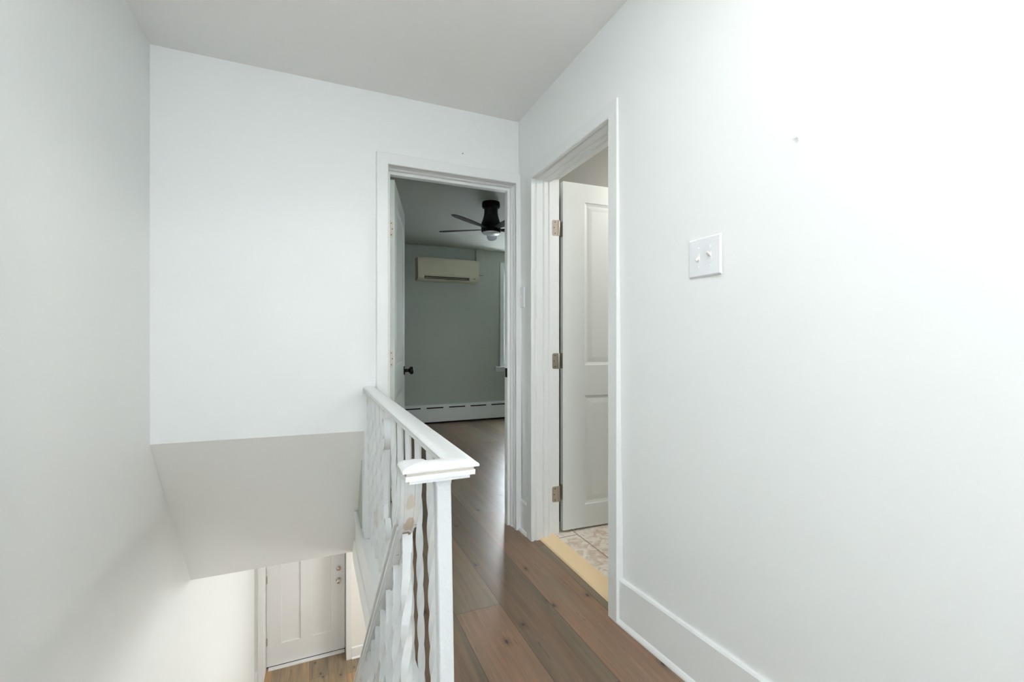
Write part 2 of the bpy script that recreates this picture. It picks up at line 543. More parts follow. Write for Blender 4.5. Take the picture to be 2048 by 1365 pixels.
# sloping soffit above the lower flight and the small wall beside it
mb = MB()
mb.hexa([(-0.70, 2.43, 0.664), (-0.70, 3.10, LOWC), (0.20, 3.10, LOWC), (0.20, 2.43, 0.653),
         (-0.70, 2.56, 0.80), (-0.70, 3.25, -0.10), (0.20, 3.25, -0.10), (0.20, 2.56, 0.80)])
struct(mb.build('ceiling_stairwell', M_soffit))
mb = MB(); mb.box(0.196, 0.305, 2.565, 3.10, LOWC, CEIL); mb.box(0.205, 0.305, 3.10, 6.05, -0.1, CEIL)
struct(mb.build('wall_bedroom_left', M_bedwall))

# ceilings
mb = MB(); mb.box(-0.85, 1.30, -1.75, 2.45, CEIL, CEIL + 0.12)
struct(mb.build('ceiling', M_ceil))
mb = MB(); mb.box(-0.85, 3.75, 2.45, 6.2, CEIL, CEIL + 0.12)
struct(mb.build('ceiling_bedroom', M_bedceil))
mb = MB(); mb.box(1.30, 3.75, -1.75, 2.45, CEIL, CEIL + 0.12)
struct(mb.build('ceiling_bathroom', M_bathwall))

# upper floor
def Xf(Y):            # edge of the landing above the stairs, very slightly out of square
    return 0.185 + 0.02 * (2.86 - Y)
mb = MB()
mb.hexa([(Xf(0.86) + 0.004, 0.86, -0.2), (1.16, 0.86, -0.2), (1.16, 2.45, -0.2), (Xf(2.45) + 0.004, 2.45, -0.2),
         (Xf(0.86) + 0.004, 0.86, 0), (1.16, 0.86, 0), (1.16, 2.45, 0), (Xf(2.45) + 0.004, 2.45, 0)])
mb.box(-0.70, 1.16, -1.75, 0.86, -0.2, 0)
mb.box(0.21, 3.75, 2.45, 6.05, -0.2, 0)
struct(mb.build('floor', M_plank))
mb = MB(); mb.box(1.16, 3.75, -1.75, 2.449, -0.2, -0.001)
struct(mb.build('floor_bathroom', M_tile))
# ceiling of the entry hall below
mb = MB()
mb.box(-0.70, 3.75, 3.10, 6.05, LOWC, -0.2)
mb.box(0.215, 3.75, 0.86, 3.10, LOWC, -0.2)
mb.box(-0.70, 3.75, -1.75, 0.86, LOWC, -0.2)
struct(mb.build('ceiling_entry', M_entrywall))

# bedroom far wall with window opening, right wall
WX0, WX1, WZ0, WZ1 = 2.445, 2.98, 0.78, 2.19
mb = MB()
mb.box(0.205, WX0, 6.05, 6.2, LOWC, CEIL)
mb.box(WX1, 3.75, 6.05, 6.2, LOWC, CEIL)
mb.box(WX0, WX1, 6.05, 6.2, LOWC, WZ0)
mb.box(WX0, WX1, 6.05, 6.2, WZ1, CEIL)
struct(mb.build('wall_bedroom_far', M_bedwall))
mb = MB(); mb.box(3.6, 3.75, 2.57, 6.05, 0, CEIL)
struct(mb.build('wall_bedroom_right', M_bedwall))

# bathroom walls
mb = MB(); mb.box(1.27, 3.6, 2.430, 2.445, 0, 1.20)
struct(mb.build('wall_bathroom_tiled', M_btile))
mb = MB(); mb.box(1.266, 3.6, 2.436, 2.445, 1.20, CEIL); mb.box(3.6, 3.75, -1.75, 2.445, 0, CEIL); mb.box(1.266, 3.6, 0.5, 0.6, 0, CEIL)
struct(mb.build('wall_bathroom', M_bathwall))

# wall behind the camera with a window opening
mb = MB()
mb.box(-0.85, -0.55, -1.75, -1.6, LOWF, CEIL); mb.box(0.25, 1.4, -1.75, -1.6, LOWF, CEIL)
mb.box(-0.55, 0.25, -1.75, -1.6, LOWF, 0.95); mb.box(-0.55, 0.25, -1.75, -1.6, 2.0, CEIL)
struct(mb.build('wall_behind', M_wall))
mb = MB()
for a in ((-0.55, -0.50), (0.20, 0.25)):
    mb.box(a[0], a[1], -1.70, -1.66, 0.95, 2.0)
for a in ((0.95, 1.0), (1.95, 2.0), (1.33, 1.38)):
    mb.box(-0.55, 0.25, -1.70, -1.66, a[0], a[1])
w2 = struct(mb.build('window_2', M_trim))
mb = MB(); mb.box(-0.55, 0.25, -1.685, -1.68, 0.95, 2.0)
mb.build('pane', M_glass_m, w2)

# entry hall below
mb = MB(); mb.box(-0.85, 3.75, -1.75, 5.95, LOWF - 0.12, LOWF)
struct(mb.build('floor_entry', M_plank_low))
DX0, DX1 = -0.603, 0.262
mb = MB()
mb.box(-0.70, DX0 - 0.02, 5.69, 5.95, LOWF, LOWC)
mb.box(DX1 + 0.02, 3.75, 5.69, 5.95, LOWF, LOWC)
mb.box(DX0 - 0.02, DX1 + 0.02, 5.69, 5.95, LOWF + 2.06, LOWC)
mb.box(DX0 - 0.05, DX1 + 0.05, 5.945, 5.99, LOWF, LOWC)
struct(mb.build('wall_entry_front', M_entrywall))
mb = MB(); mb.box(3.6, 3.75, -1.75, 5.69, LOWF, LOWC)
mb.box(-0.7, 3.6, -1.75, -1.6, LOWF, LOWC)
struct(mb.build('wall_entry_right', M_entrywall))

# fascia board and painted curb that close the landing edge over the stairs
mb = MB()
def ff(Y, dx, z): return (Xf(Y) + dx, Y, z)
ya, yb = 0.86, 2.87
mb.hexa([ff(ya, 0, LOWC + .005), ff(ya, .02, LOWC + .005), ff(yb, .02, LOWC + .005), ff(yb, 0, LOWC + .005),
         ff(ya, 0, .092), ff(ya, .02, .092), ff(yb, .02, .092), ff(yb, 0, .092)])
mb.hexa([ff(ya, .0005, 0), ff(ya, .062, 0), ff(2.43, .062, 0), ff(2.43, .0005, 0),
         ff(ya, .0005, .0925), ff(ya, .062, .0925), ff(2.43, .062, .0925), ff(2.43, .0005, .0925)])
mb.hexa([ff(ya, -.012, .070), ff(ya, 0, .064), ff(yb, 0, .064), ff(yb, -.012, .070),
         ff(ya, -.012, .092), ff(ya, 0, .096), ff(yb, 0, .096), ff(yb, -.012, .092)])
mb.hexa([ff(ya, -.006, -0.262), ff(ya, 0, -0.262), ff(yb + .17, 0, -0.262), ff(yb + .17, -.006, -0.262),
         ff(ya, -.006, -0.12), ff(ya, 0, -0.115), ff(yb + .05, 0, -0.115), ff(yb + .05, -.006, -0.12)])
struct(mb.build('trim_1', M_trim))

# stairs going down to the entry
RISE, RUN = 2.70 / 14, 0.204
mb = MB()
prof = []
y = 0.86
pts = [(0.86, -0.2)]
z = 0.0
top = [(0.862, -RISE)]
for k in range(1, 14):
    z = -RISE * k
    top += [(0.86 + RUN * (k - 1), z), (0.86 + RUN * k, z)]
poly = top[1:]
poly = poly + [(0.86 + RUN * 13, LOWF), (0.86, LOWF)]
for k in range(1, 14):
    mb.box(-0.699, 0.150, 0.86 + RUN * (k - 1), 0.86 + RUN * k, max(LOWF, -RISE * (k + 2)), -RISE * k - 0.028)
    mb.box(-0.699, 0.150, 0.86 + RUN * (k - 1) - 0.0, 0.86 + RUN * k + 0.022, -RISE * k - 0.028, -RISE * k, 1)
st = struct(mb.build('floor_stairs', [M_trim, M_plank_low]))
sl = RISE / RUN
mb = MB()
y0s, y1s = 0.87, 0.86 + RUN * 13
mb.prism([(y0s, -RISE - 0.30), (y0s, -RISE + 0.06), (y1s + 0.02, -RISE + 0.06 - sl * (y1s + 0.02 - y0s)), (y1s + .02, LOWF), (y1s - 0.1, LOWF)],
         0.150, 0.203, 'x')
struct(mb.build('trim_2', M_trim))

# ------------------------------------------------------------------ trim: casings and jambs
def casing(name, fmap, xL, xR, zT, z0, prof, mat, sideR=None):
    """mitred frame. prof: list of (depth, inset) closed; fmap(u, depth, z) -> world.
    sideR: optional function clamping the inset of the right leg"""
    mb = MB()
    rs = []
    pl = prof
    pr = [(d, sideR(b)) if sideR else (d, b) for d, b in prof]
    rs.append([fmap(xL + b, d, z0) for d, b in pl])
    rs.append([fmap(xL + b, d, zT - b) for d, b in pl])
    rs.append([fmap(xR - b2, d, zT - b) for (d, b), (_, b2) in zip(pl, pr)])
    rs.append([fmap(xR - b2, d, z0) for d, b2 in pr])
    mb.rings(rs, cap=True)
    return struct(mb.build(name, mat))

# bedroom doorway (plane y = 2.43), opening 0.318 .. 1.052
jamb_prof = [(0.0, -0.062), (-0.017, -0.060), (-0.019, -0.056), (-0.019, -0.003), (-0.016, 0.0), (0.002, 0.0), (0.004, -0.008), (0.012, -0.008), (0.018, 0.0),
             (0.034, 0.0), (0.036, -0.003), (0.043, 0.006), (0.066, 0.006), (0.068, 0.019), (0.072, 0.021), (0.100, 0.021), (0.104, 0.008),
             (0.142, 0.008), (0.142, -0.012), (0.002, -0.012), (0.0, -0.020)]
casing('trim_3', lambda u, d, z: (u, 2.43 + d, z), 0.320, 1.054, 2.054, 0.0, jamb_prof, M_trim,
       sideR=lambda b: max(b, -0.033))
# bathroom doorway (plane x = 1.09), opening y 1.520 .. 2.245
XC = 1.092
prof_b = [(0.0, -0.06), (-0.020, -0.058), (-0.020, -0.003), (-0.017, 0.0), (-0.002, 0.0), (0.0, -0.008), (0.010, -0.008), (0.016, -0.001), (0.052, -0.001),
          (0.056, -0.008), (0.062, 0.001), (0.084, 0.001), (0.087, -0.004), (0.094, 0.004), (0.100, 0.004), (0.102, -0.030), (0.1735, -0.030), (0.1735, -0.066), (0.006, -0.064)]
# far leg steps back from the casing towards the hinge jamb, near leg and head likewise
casing('trim_4', lambda u, d, z: (XC + d, u, z), 1.519, 2.243, 2.030, 0.0, prof_b, M_trim,
       sideR=lambda b: b)

# ------------------------------------------------------------------ baseboards
def baseboard(name, path, mat=M_trim, h=0.176, t=0.016, z0=0.0):
    """path: list of (x, y, nx, ny) with outward normal"""
    prof = [(0, 0), (0.028, 0), (0.027, 0.006), (0.021, 0.015), (t, 0.018), (t, h - 0.008), (t - 0.004, h - 0.001), (0.0, h + 0.001)]
    mb = MB(); rs = []
    for x, y, nx, ny in path:
        rs.append([(x + nx * a, y + ny * a, z0 + z) for a, z in prof])
    mb.rings(rs)
    return struct(mb.build(name, mat))
path = [(Xw(y, 0.08) + 0.001, y, -1, 0) for y in (1.459, 1.3, 1.1, 0.9, 0.6, 0.3, 0.0, -0.5, -1.6)]
baseboard('baseboard_right', path)
baseboard('baseboard_far_right', [(Xw(2.4, .1), 2.305, -1, 0), (Xw(2.4, .1), 2.43, -1, 0)], t=0.014)
baseboard('baseboard_entry', [(DX1 + 0.062, 5.69, 0, -1), (3.6, 5.69, 0, -1)], M_cream, h=0.13, z0=LOWF)
baseboard('baseboard_entry_left', [(-0.70, 5.69, 0, -1), (DX0 - 0.062, 5.69, 0, -1)], M_cream, h=0.13, z0=LOWF)
baseboard('baseboard_bedroom', [(1.12, 2.57, 0, 1), (3.6, 2.57, 0, 1)], h=0.12)

# threshold of the bathroom
mb = MB()
mb.prism([(1.127, 0.0), (1.132, 0.008), (1.228, 0.010), (1.233, 0.0)], 1.46, 2.305, 'y')
struct(mb.build('trim_5', M_thresh))

# ------------------------------------------------------------------ panelled door builder
def door_mesh(w, h, t, panels, style='raised'):
    """hinge edge at x=0, body x 0..w, y 0..t (front face y=0), z 0..h"""
    mb = MB()
    xs = sorted({0, w, *[p[0] for p in panels], *[p[1] for p in panels]})
    zz = sorted({0, h, *[p[2] for p in panels], *[p[3] for p in panels]})
    def face(yf, sgn):
        for i in range(len(xs) - 1):
            for j in range(len(zz) - 1):
                a, b_, c, d = xs[i], xs[i + 1], zz[j], zz[j + 1]
                cx, cz = (a + b_) / 2, (c + d) / 2
                hit = any(p[0] < cx < p[1] and p[2] < cz < p[3] for p in panels)
                if not hit:
                    mb.add([(a, yf, c), (b_, yf, c), (b_, yf, d), (a, yf, d)], [(0, 1, 2, 3)])
        for p in panels:
            if style == 'raised':
                steps = [(0, 0), (0.004, 0.004), (0.010, 0.006), (0.016, 0.0085), (0.022, 0.0085), (0.046, 0.0015), (0.050, 0.0010)]
            else:
                steps = [(0, 0), (0.002, 0.013), (0.005, 0.014)]
            rs = []
            for ins, dp in steps:
                yv = yf + sgn * dp
                rs.append([(p[0] + ins, yv, p[2] + ins), (p[1] - ins, yv, p[2] + ins), (p[1] - ins, yv, p[3] - ins), (p[0] + ins, yv, p[3] - ins)])
            mb.rings(rs, cap=False)
            mb.add(rs[-1], [(0, 1, 2, 3)])
    face(0, 1); face(t, -1)
    mb.add([(0, 0, 0), (w, 0, 0), (w, t, 0), (0, t, 0), (0, 0, h), (w, 0, h), (w, t, h), (0, t, h)],
           [(0, 1, 2, 3), (4, 5, 6, 7), (0, 3, 7, 4), (1, 2, 6, 5)])
    return mb

def hinge_leaf_mesh(w, h, t=0.002, r=0.010):
    """flat leaf in the x-z plane, rounded on the outer (x = w) side, three screws"""
    mb = MB()
    pr = [(0, 0)]
    for k in range(7):
        a = -math.pi / 2 + k * math.pi / 12
        pr.append((w - r + r * math.cos(a), r + r * math.sin(a)))
    for k in range(7):
        a = k * math.pi / 12
        pr.append((w - r + r * math.cos(a), h - r + r * math.sin(a)))
    pr.append((0, h))
    mb.prism(pr, -t, 0, 'y')
    for sx, sz in ((w * .55, h * .14), (w * .72, h * .5), (w * .55, h * .86)):
        mb.lathe([(0.0034, -t - 0.0005), (0.003, -t - 0.0008), (0.0005, -t - 0.0004)], (sx, 0, sz), 'y', 10, mi=1)
    return mb

def knob_mesh(mat_i=0):
    """door knob along -y from the door face at origin"""
    mb = MB()
    mb.lathe([(0.0, 0), (0.031, 0), (0.031, -0.004), (0.028, -0.008), (0.014, -0.010), (0.0115, -0.014), (0.0105, -0.030),
              (0.014, -0.034), (0.022, -0.040), (0.0265, -0.048), (0.0270, -0.055), (0.0235, -0.062), (0.015, -0.066), (0.0, -0.067)],
             (0, 0, 0), 'y', 28, cap=False)
    return mb

# ------------------------------------------------------------------ bathroom door (open 92 degrees into the bathroom)
d3 = empty('door_3', (1.293, 2.276, 0.012), R(-2.5))
struct(d3)
pp = [(0.145, 0.59, 0.135, 0.785), (0.145, 0.59, 0.965, 1.935)]
door_mesh(0.735, 2.045, 0.035, pp).build('door_leaf', M_door, d3, smooth=True, angle=12)
for zz_ in (0.178, 0.950, 1.722):
    h = hinge_leaf_mesh(0.030, 0.090).build('hinge', [M_nickel, M_screw], d3)
    h.location = (-0.0005, 0.003, zz_ - 0.002); h.rotation_euler = (0, 0, R(90))
    mb = MB()
    mb.lathe([(0.0, 0), (0.0045, 0), (0.0055, 0.002), (0.0055, 0.086), (0.0045, 0.090), (0.0, 0.090)], (0, 0, 0), 'z', 14, cap=False)
    kn = mb.build('hinge_pin', M_nickel, h, smooth=True)
    kn.location = (-0.008, 0.028, 0)
    lf = hinge_leaf_mesh(0.038, 0.090, 0.0018).build('hinge_jamb_leaf', [M_nickel, M_screw], h)
    # this leaf lies on the jamb of the doorway: placed in the room's own frame
    lf.matrix_parent_inverse = (Matrix.Translation(d3.location) @ Matrix.Rotation(R(-2.5), 4, 'Z') @ Matrix.Translation(h.location) @ Matrix.Rotation(R(90), 4, 'Z')).inverted()
    lf.matrix_basis = Matrix.Translation((1.2585, 2.2725, 0.012 + zz_ - 0.002)) @ Matrix.Diagonal((-1, 1, 1, 1))
mb = knob_mesh()
k3 = mb.build('door_knob', M_knob, d3, smooth=True); k3.location = (0.67, 0, 0.91)

# bedroom door: open about 76 degrees into the bedroom
d2 = empty('door_2', (0.371, 2.548, 0.012), R(76))
struct(d2)
pp = [(0.125, 0.575, 0.135, 0.785), (0.125, 0.575, 0.955, 1.90)]
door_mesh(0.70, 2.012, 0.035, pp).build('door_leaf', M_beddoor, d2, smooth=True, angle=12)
for zz_ in (0.20, 0.965, 1.69):
    h = hinge_leaf_mesh(0.026, 0.090).build('hinge', [M_nickel, M_screw], d2)
    h.rotation_euler = (0, 0, R(-90)); h.location = (-0.0008, 0.031, zz_)
k = knob_mesh().build('door_knob', M_knob, d2, smooth=True); k.location = (0.635, 0, 0.903)
mb = MB(); mb.box(0.699, 0.7015, 0.008, 0.028, 0.875, 0.932)
mb.build('latch_plate', M_knob, d2)
# strike plate on the jamb
mb = MB(); mb.box(1.0320, 1.0335, 2.500, 2.532, 0.90, 0.955)
sp_ = mb.build('strike_plate', M_knob); 
sp_.parent = bpy.data.objects['trim_3']

# entry door below
d1 = empty('door_1', (DX0 + 0.0035, 5.885, LOWF + 0.018))
struct(d1)
wd = DX1 - DX0 - 0.010
cols = [(0.156, 0.360), (0.482, 0.695)]
pp = [(a, b_, 0.246, 1.50) for a, b_ in cols] + [(0.156, 0.695, 1.62, 1.90)]
door_mesh(wd, 2.02, 0.042, pp, 'flat').build('door_leaf', M_cream, d1)
for zz_ in (0.25, 0.975, 1.72):
    mb = MB()
    mb.lathe([(0.0, 0), (0.0065, 0), (0.0065, 0.090), (0.0, 0.090)], (0, 0, 0), 'z', 12, cap=False)
    mb.box(-0.016, 0, 0.004, 0.006, 0.002, 0.088); mb.box(0, 0.012, -0.001, 0.001, 0.002, 0.088)
    h = mb.build('hinge', M_nickel, d1); h.location = (-0.002, -0.006, zz_)
k = knob_mesh().build('door_knob', M_chrome, d1, smooth=True); k.location = (0.781, 0, 0.862)
mb = MB()
mb.lathe([(0, 0), (0.031, 0), (0.031, -0.006), (0.026, -0.012), (0.010, -0.013), (0, -0.013)], (0, 0, 0), 'y', 28, cap=False)
mb.box(-0.014, 0.014, -0.026, -0.012, -0.004, 0.004)
k = mb.build('deadbolt', M_chrome, d1, smooth=True, angle=30); k.location = (0.781, 0, 1.002)
mb = MB(); mb.box(0.02, wd - 0.005, -0.055, 0.0, -0.018, -0.008)
mb.build('door_sill', M_cream, d1)
mb = MB(); mb.box(0.0, wd, 0.002, 0.03, -0.012, 0.0)
mb.build('door_gap_shade', M_slot, d1)  # dark strip standing in for the shade in the gap under the door
cas_low = [(0.0, -0.062), (-0.018, -0.060), (-0.018, -0.003), (-0.015, 0.0), (0.235, 0.0), (0.235, -0.019), (0.0, -0.019)]
casing('trim_6', lambda u, d, z: (u, 5.69 + d, z), DX0, DX1, LOWF + 2.04, LOWF, cas_low, M_cream)

# ------------------------------------------------------------------ bedroom window
w1 = empty('window_1', (WX0, 6.05, WZ0)); struct(w1)
def wpart(name, mat, boxes):
    mb = MB()
    for b_ in boxes: mb.bbox(*b_, b=0.002)
    o = mb.build(name, mat, w1)
    o.matrix_parent_inverse = Matrix.Translation((-WX0, -6.05, -WZ0))
    return o
wpart('window_frame', M_trim, [(WX0 - 0.065, WX0, 6.03, 6.05, WZ0 - 0.03, WZ1 + 0.08), (WX1, WX1 + 0.09, 6.03, 6.05, WZ0 - 0.03, WZ1 + 0.08),
                         (WX0, WX1, 6.03, 6.05, WZ1, WZ1 + 0.08),
                         (WX0, WX0 + 0.032, 6.08, 6.12, WZ0, WZ1), (WX1 - 0.045, WX1, 6.08, 6.12, WZ0, WZ1),
                         (WX0 + .032, WX1 - .045, 6.08, 6.12, WZ0, WZ0 + 0.05), (WX0 + .032, WX1 - .045, 6.08, 6.12, WZ1 - 0.05, WZ1),
                         (WX0 + .032, WX1 - .045, 6.08, 6.12, 1.46, 1.50)])
wpart('window_sill', M_trim, [(WX0 - 0.145, WX1 + 0.18, 5.99, 6.08, WZ0 - 0.055, WZ0 - 0.028), (WX0 - 0.13, WX1 + 0.165, 6.03, 6.05, WZ0 - 0.105, WZ0 - 0.055)])
wpart('pane', M_glass_m, [(WX0 + 0.02, WX1 - 0.04, 6.098, 6.103, WZ0 + .045, 1.465), (WX0 + 0.02, WX1 - 0.04, 6.098, 6.103, 1.495, WZ1 - .045)])

# ------------------------------------------------------------------ iron railing
rail = empty('iron_railing', (0.225, 0.877, 0.0))
tag(rail, 'white painted wrought iron railing with twisted balusters between landing and stairs', 'railing')
RINV = Matrix.Translation((-0.225, -0.877, 0.0))
def rpart(mb, name, mat=M_iron, smooth=False, parent=None, angle=40):
    o = mb.build(name, mat, parent or rail, smooth=smooth, angle=angle)
    o.matrix_parent_inverse = RINV if parent is None else Matrix.Identity(4)
    return o
NOTCH = None
_half = [(.0, .0012), (.012, .0008), (.022, -.0004), (.027, -.003), (.029, -.006), (.0282, -.0095), (.0205, -.0108), (.0200, -.0150), (.0225, -.0165), (.0222, -.026),
         (.014, -.027), (.014, -.034), (.009, -.034), (.008, -.030)]
RP = [(-x, z) for x, z in reversed(_half[1:])] + _half
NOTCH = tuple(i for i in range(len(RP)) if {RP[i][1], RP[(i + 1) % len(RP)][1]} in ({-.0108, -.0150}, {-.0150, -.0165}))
def sweep(path, prof, sc=1.0, second=()):
    """path: (x,y,z, lateral vec, normal vec)"""
    mb = MB(); rs = []
    for i, (x, y, z, l, n) in enumerate(path):
        k = sc[min(i, len(sc) - 1)] if isinstance(sc, (list, tuple)) else sc
        rs.append([(x + (l[0] * a + n[0] * b_) * k, y + (l[1] * a + n[1] * b_) * k, z + (l[2] * a + n[2] * b_) * k) for a, b_ in prof])
    mb.rings(rs, second=second)
    return mb
def Xr(Y):            # landing rail is a hair out of square with the wall
    return 0.222 + 0.0197 * (2.43 - Y)
TOP = 0.885
# landing handrail
mb = sweep([(Xr(2.43), 2.43, TOP, (1, 0, 0), (0, 0, 1)), (Xr(1.6), 1.6, TOP - 0.001, (1, 0, 0), (0, 0, 1)), (Xr(0.885), 0.885, TOP, (1, 0, 0), (0, 0, 1)),
            (Xr(0.85), 0.853, TOP, (1, -1, 0), (0, 0, 1))], RP)
rpart(mb, 'handrail', M_iron, smooth=True, angle=35)
# mitred return cap that joins it to the stair handrail
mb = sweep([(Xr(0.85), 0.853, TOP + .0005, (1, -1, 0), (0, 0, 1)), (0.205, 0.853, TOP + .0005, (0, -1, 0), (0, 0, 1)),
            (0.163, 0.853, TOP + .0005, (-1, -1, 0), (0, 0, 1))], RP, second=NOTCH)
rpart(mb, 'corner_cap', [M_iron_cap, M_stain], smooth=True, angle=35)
# easing and stair handrail
SL = 0.945
def Zr(Y):            # underside of the stair rail
    return 0.675 - SL * (Y - 1.03)
ang = math.atan(SL)
pts = [(0.853, TOP, 0.0), (0.880, TOP, 0.03), (0.905, TOP - 0.004, 0.30), (0.925, TOP - 0.022, 0.8), (0.943, TOP - 0.050, 1.12), (0.955, TOP - 0.085, 1.22), (0.971, TOP - 0.122, 1.05),
       (0.998, TOP - 0.158, 0.86), (1.03, 0.675 + 0.0375, ang)]
path = []
for i, (Y, Z, a) in enumerate(pts):
    x = 0.163 + 0.009 * i / 8
    if i == 0:
        path.append((x, Y, Z, (1, 1, 0), (0, 0, 1)))
    else:
        path.append((x, Y, Z, (1, 0, 0), (0, math.sin(a), math.cos(a))))
for Y in (1.2, 1.6, 2.2, 2.9, 3.62):
    path.append((0.172 + 0.004 * (Y - 1.03), Y, Zr(Y) + 0.0375, (1, 0, 0), (0, math.sin(ang), math.cos(ang))))
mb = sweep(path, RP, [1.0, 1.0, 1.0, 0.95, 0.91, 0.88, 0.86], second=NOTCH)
rpart(mb, 'stair_handrail', [M_easing, M_rail_groove], smooth=True, angle=35)
# newel post, bottom plate
mb = MB()
def leanx(z): return 0.017 * (TOP - z)
def sqring(cx, cy, z, s, rot=0.0, b=0.0):
    out = []
    hs = s / 2
    base = [(-hs + b, -hs), (hs - b, -hs), (hs, -hs + b), (hs, hs - b), (hs - b, hs), (-hs + b, hs), (-hs, hs - b), (-hs, -hs + b)] if b else \
           [(-hs, -hs), (hs, -hs), (hs, hs), (-hs, hs)]
    for x, y in base:
        out.append((cx + x * math.cos(rot) - y * math.sin(rot), cy + x * math.sin(rot) + y * math.cos(rot), z))
    return out
mb.rings([sqring(0.219 + leanx(z) , 0.872, z, 0.029, 0, 0.002) for z in (0.0, 0.3, 0.6, TOP - 0.028)])
mb.rings([sqring(0.219, 0.872, z, s, 0, 0.002) for z, s in ((TOP - 0.05, 0.030), (TOP - 0.036, 0.034), (TOP - 0.028, 0.046))])
mb.box(0.190 + leanx(0), 0.266, 0.845, 0.90, 0.0, 0.008)
rpart(mb, 'newel_post', M_post)
mb = MB(); mb.box(Xr(2.43) - 0.03, Xr(2.43) - 0.012, 2.412, 2.43, TOP - 0.036, TOP - 0.012); mb.box(Xr(2.43) - 0.02, Xr(2.43) + 0.02, 2.426, 2.43, TOP - 0.04, TOP - 0.004)
rpart(mb, 'wall_bracket', M_iron_worn)

def twisted(z0, z1, s, straight=0.10, pitch=0.33, lean=0.0, n_per=0.006, low=0.035):
    """square bar from z0 up to z1, straight ends and a twisted middle, centred on origin"""
    mb = MB(); rs = []
    zz = [z0, z0 + low]
    span = z1 - z0 - straight - low
    k = int(span / n_per)
    for i in range(1, k + 1):
        zz.append(z0 + low + span * i / k)
    zz.append(z1)
    for z in zz:
        t = min(max(z - z0 - low, 0), span)
        rot = 2 * math.pi * t / pitch
        rs.append(sqring(-lean * (z - z1), 0, z, s, rot))
    mb.rings(rs)
    return mb
# landing balusters
hall_y = [1.095, 1.232, 1.369, 1.506, 1.643, 1.917, 2.054, 2.191, 2.328, 2.412]
src = None
for Y in hall_y:
    if src is None:
        src = twisted(0.09, TOP - 0.028, 0.0145, lean=0.017).build('baluster', M_iron, rail, smooth=True, angle=50)
        src.matrix_parent_inverse = RINV; o = src
    else:
        o = src.copy(); COL.objects.link(o)
    o.location = (Xr(Y) - 0.004, Y, 0)
# stair balusters
src = None
for i in range(17):
    Y = 1.037 + 0.1475 * i
    if src is None:
        mbt = twisted(-0.83, 0.0, 0.0185, straight=0.085, pitch=0.36)
        # splayed head that meets the sloping rail
        mbt.hexa([(-.010, -.011, -.03), (.010, -.011, -.03), (.010, .009, -.03), (-.010, .009, -.03),
                  (-.012, -.013, .018), (.012, -.013, .018), (.012, .013, -.004), (-.012, .013, -.004)])
        src = mbt.build('stair_baluster', M_iron_worn, rail, smooth=True, angle=50)
        src.matrix_parent_inverse = RINV; o = src
    else:
        o = src.copy(); COL.objects.link(o)
    o.location = (0.178 + 0.004 * (Y - 1.03), Y, Zr(Y) - 0.002)
# ornamental scroll panel of flat strap
def strap(pts, w=0.022, t=0.005):
    """pts in (y, z); strap wide in x"""
    mb = MB(); rs = []
    n = len(pts)
    for i, (y, z) in enumerate(pts):
        a = pts[max(i - 1, 0)]; b_ = pts[min(i + 1, n - 1)]
        dy, dz = b_[0] - a[0], b_[1] - a[1]
        l = math.hypot(dy, dz) or 1
        ny, nz_ = -dz / l * t / 2, dy / l * t / 2
        rs.append([(-w / 2, y + ny, z + nz_), (w / 2, y + ny, z + nz_), (w / 2, y - ny, z - nz_), (-w / 2, y - ny, z - nz_)])
    mb.rings(rs)
    return mb
def spiral(cy, cz, r0, r1, a0, a1, n=48):
    return [(cy + (r0 + (r1 - r0) * i / n) * math.cos(a0 + (a1 - a0) * i / n),
             cz + (r0 + (r1 - r0) * i / n) * math.sin(a0 + (a1 - a0) * i / n)) for i in range(n + 1)]
YC = 1.80
top_sp = spiral(YC + 0.005, 0.768, 0.014, 0.068, R(-500), R(-80), 60)     # upper scroll
stem = [(YC + 0.02, 0.66), (YC + 0.045, 0.60), (YC + 0.06, 0.54), (YC + 0.055, 0.47), (YC + 0.03, 0.42)]
bot_sp = spiral(YC - 0.035, 0.405, 0.055, 0.012, R(10), R(-480), 60)
o = rpart(strap(spiral(YC, 0.768, 0.012, 0.070, R(-560), R(-100), 72), 0.024, 0.006), 'scroll', M_iron)
o.location = (Xr(YC) - 0.006, 0, 0)
o = rpart(strap(bot_sp, 0.020, 0.005), 'scroll', M_iron)
o.location = (Xr(YC) - 0.004, 0, 0)
o = rpart(strap([(YC + .005, 0.70), (YC + .02, 0.62), (YC + .03, 0.55), (YC + .03, 0.47), (YC + .02, 0.40)], 0.018, 0.006), 'scroll', M_iron)
o.location = (Xr(YC) - 0.002, 0, 0)
o = rpart(strap([(YC + .06, 0.50), (YC + .052, 0.46), (YC + .03, 0.43), (YC, 0.20), (YC - .01, .09)], 0.018, 0.006), 'scroll', M_iron)
o.location = (Xr(YC) - 0.002, 0, 0)

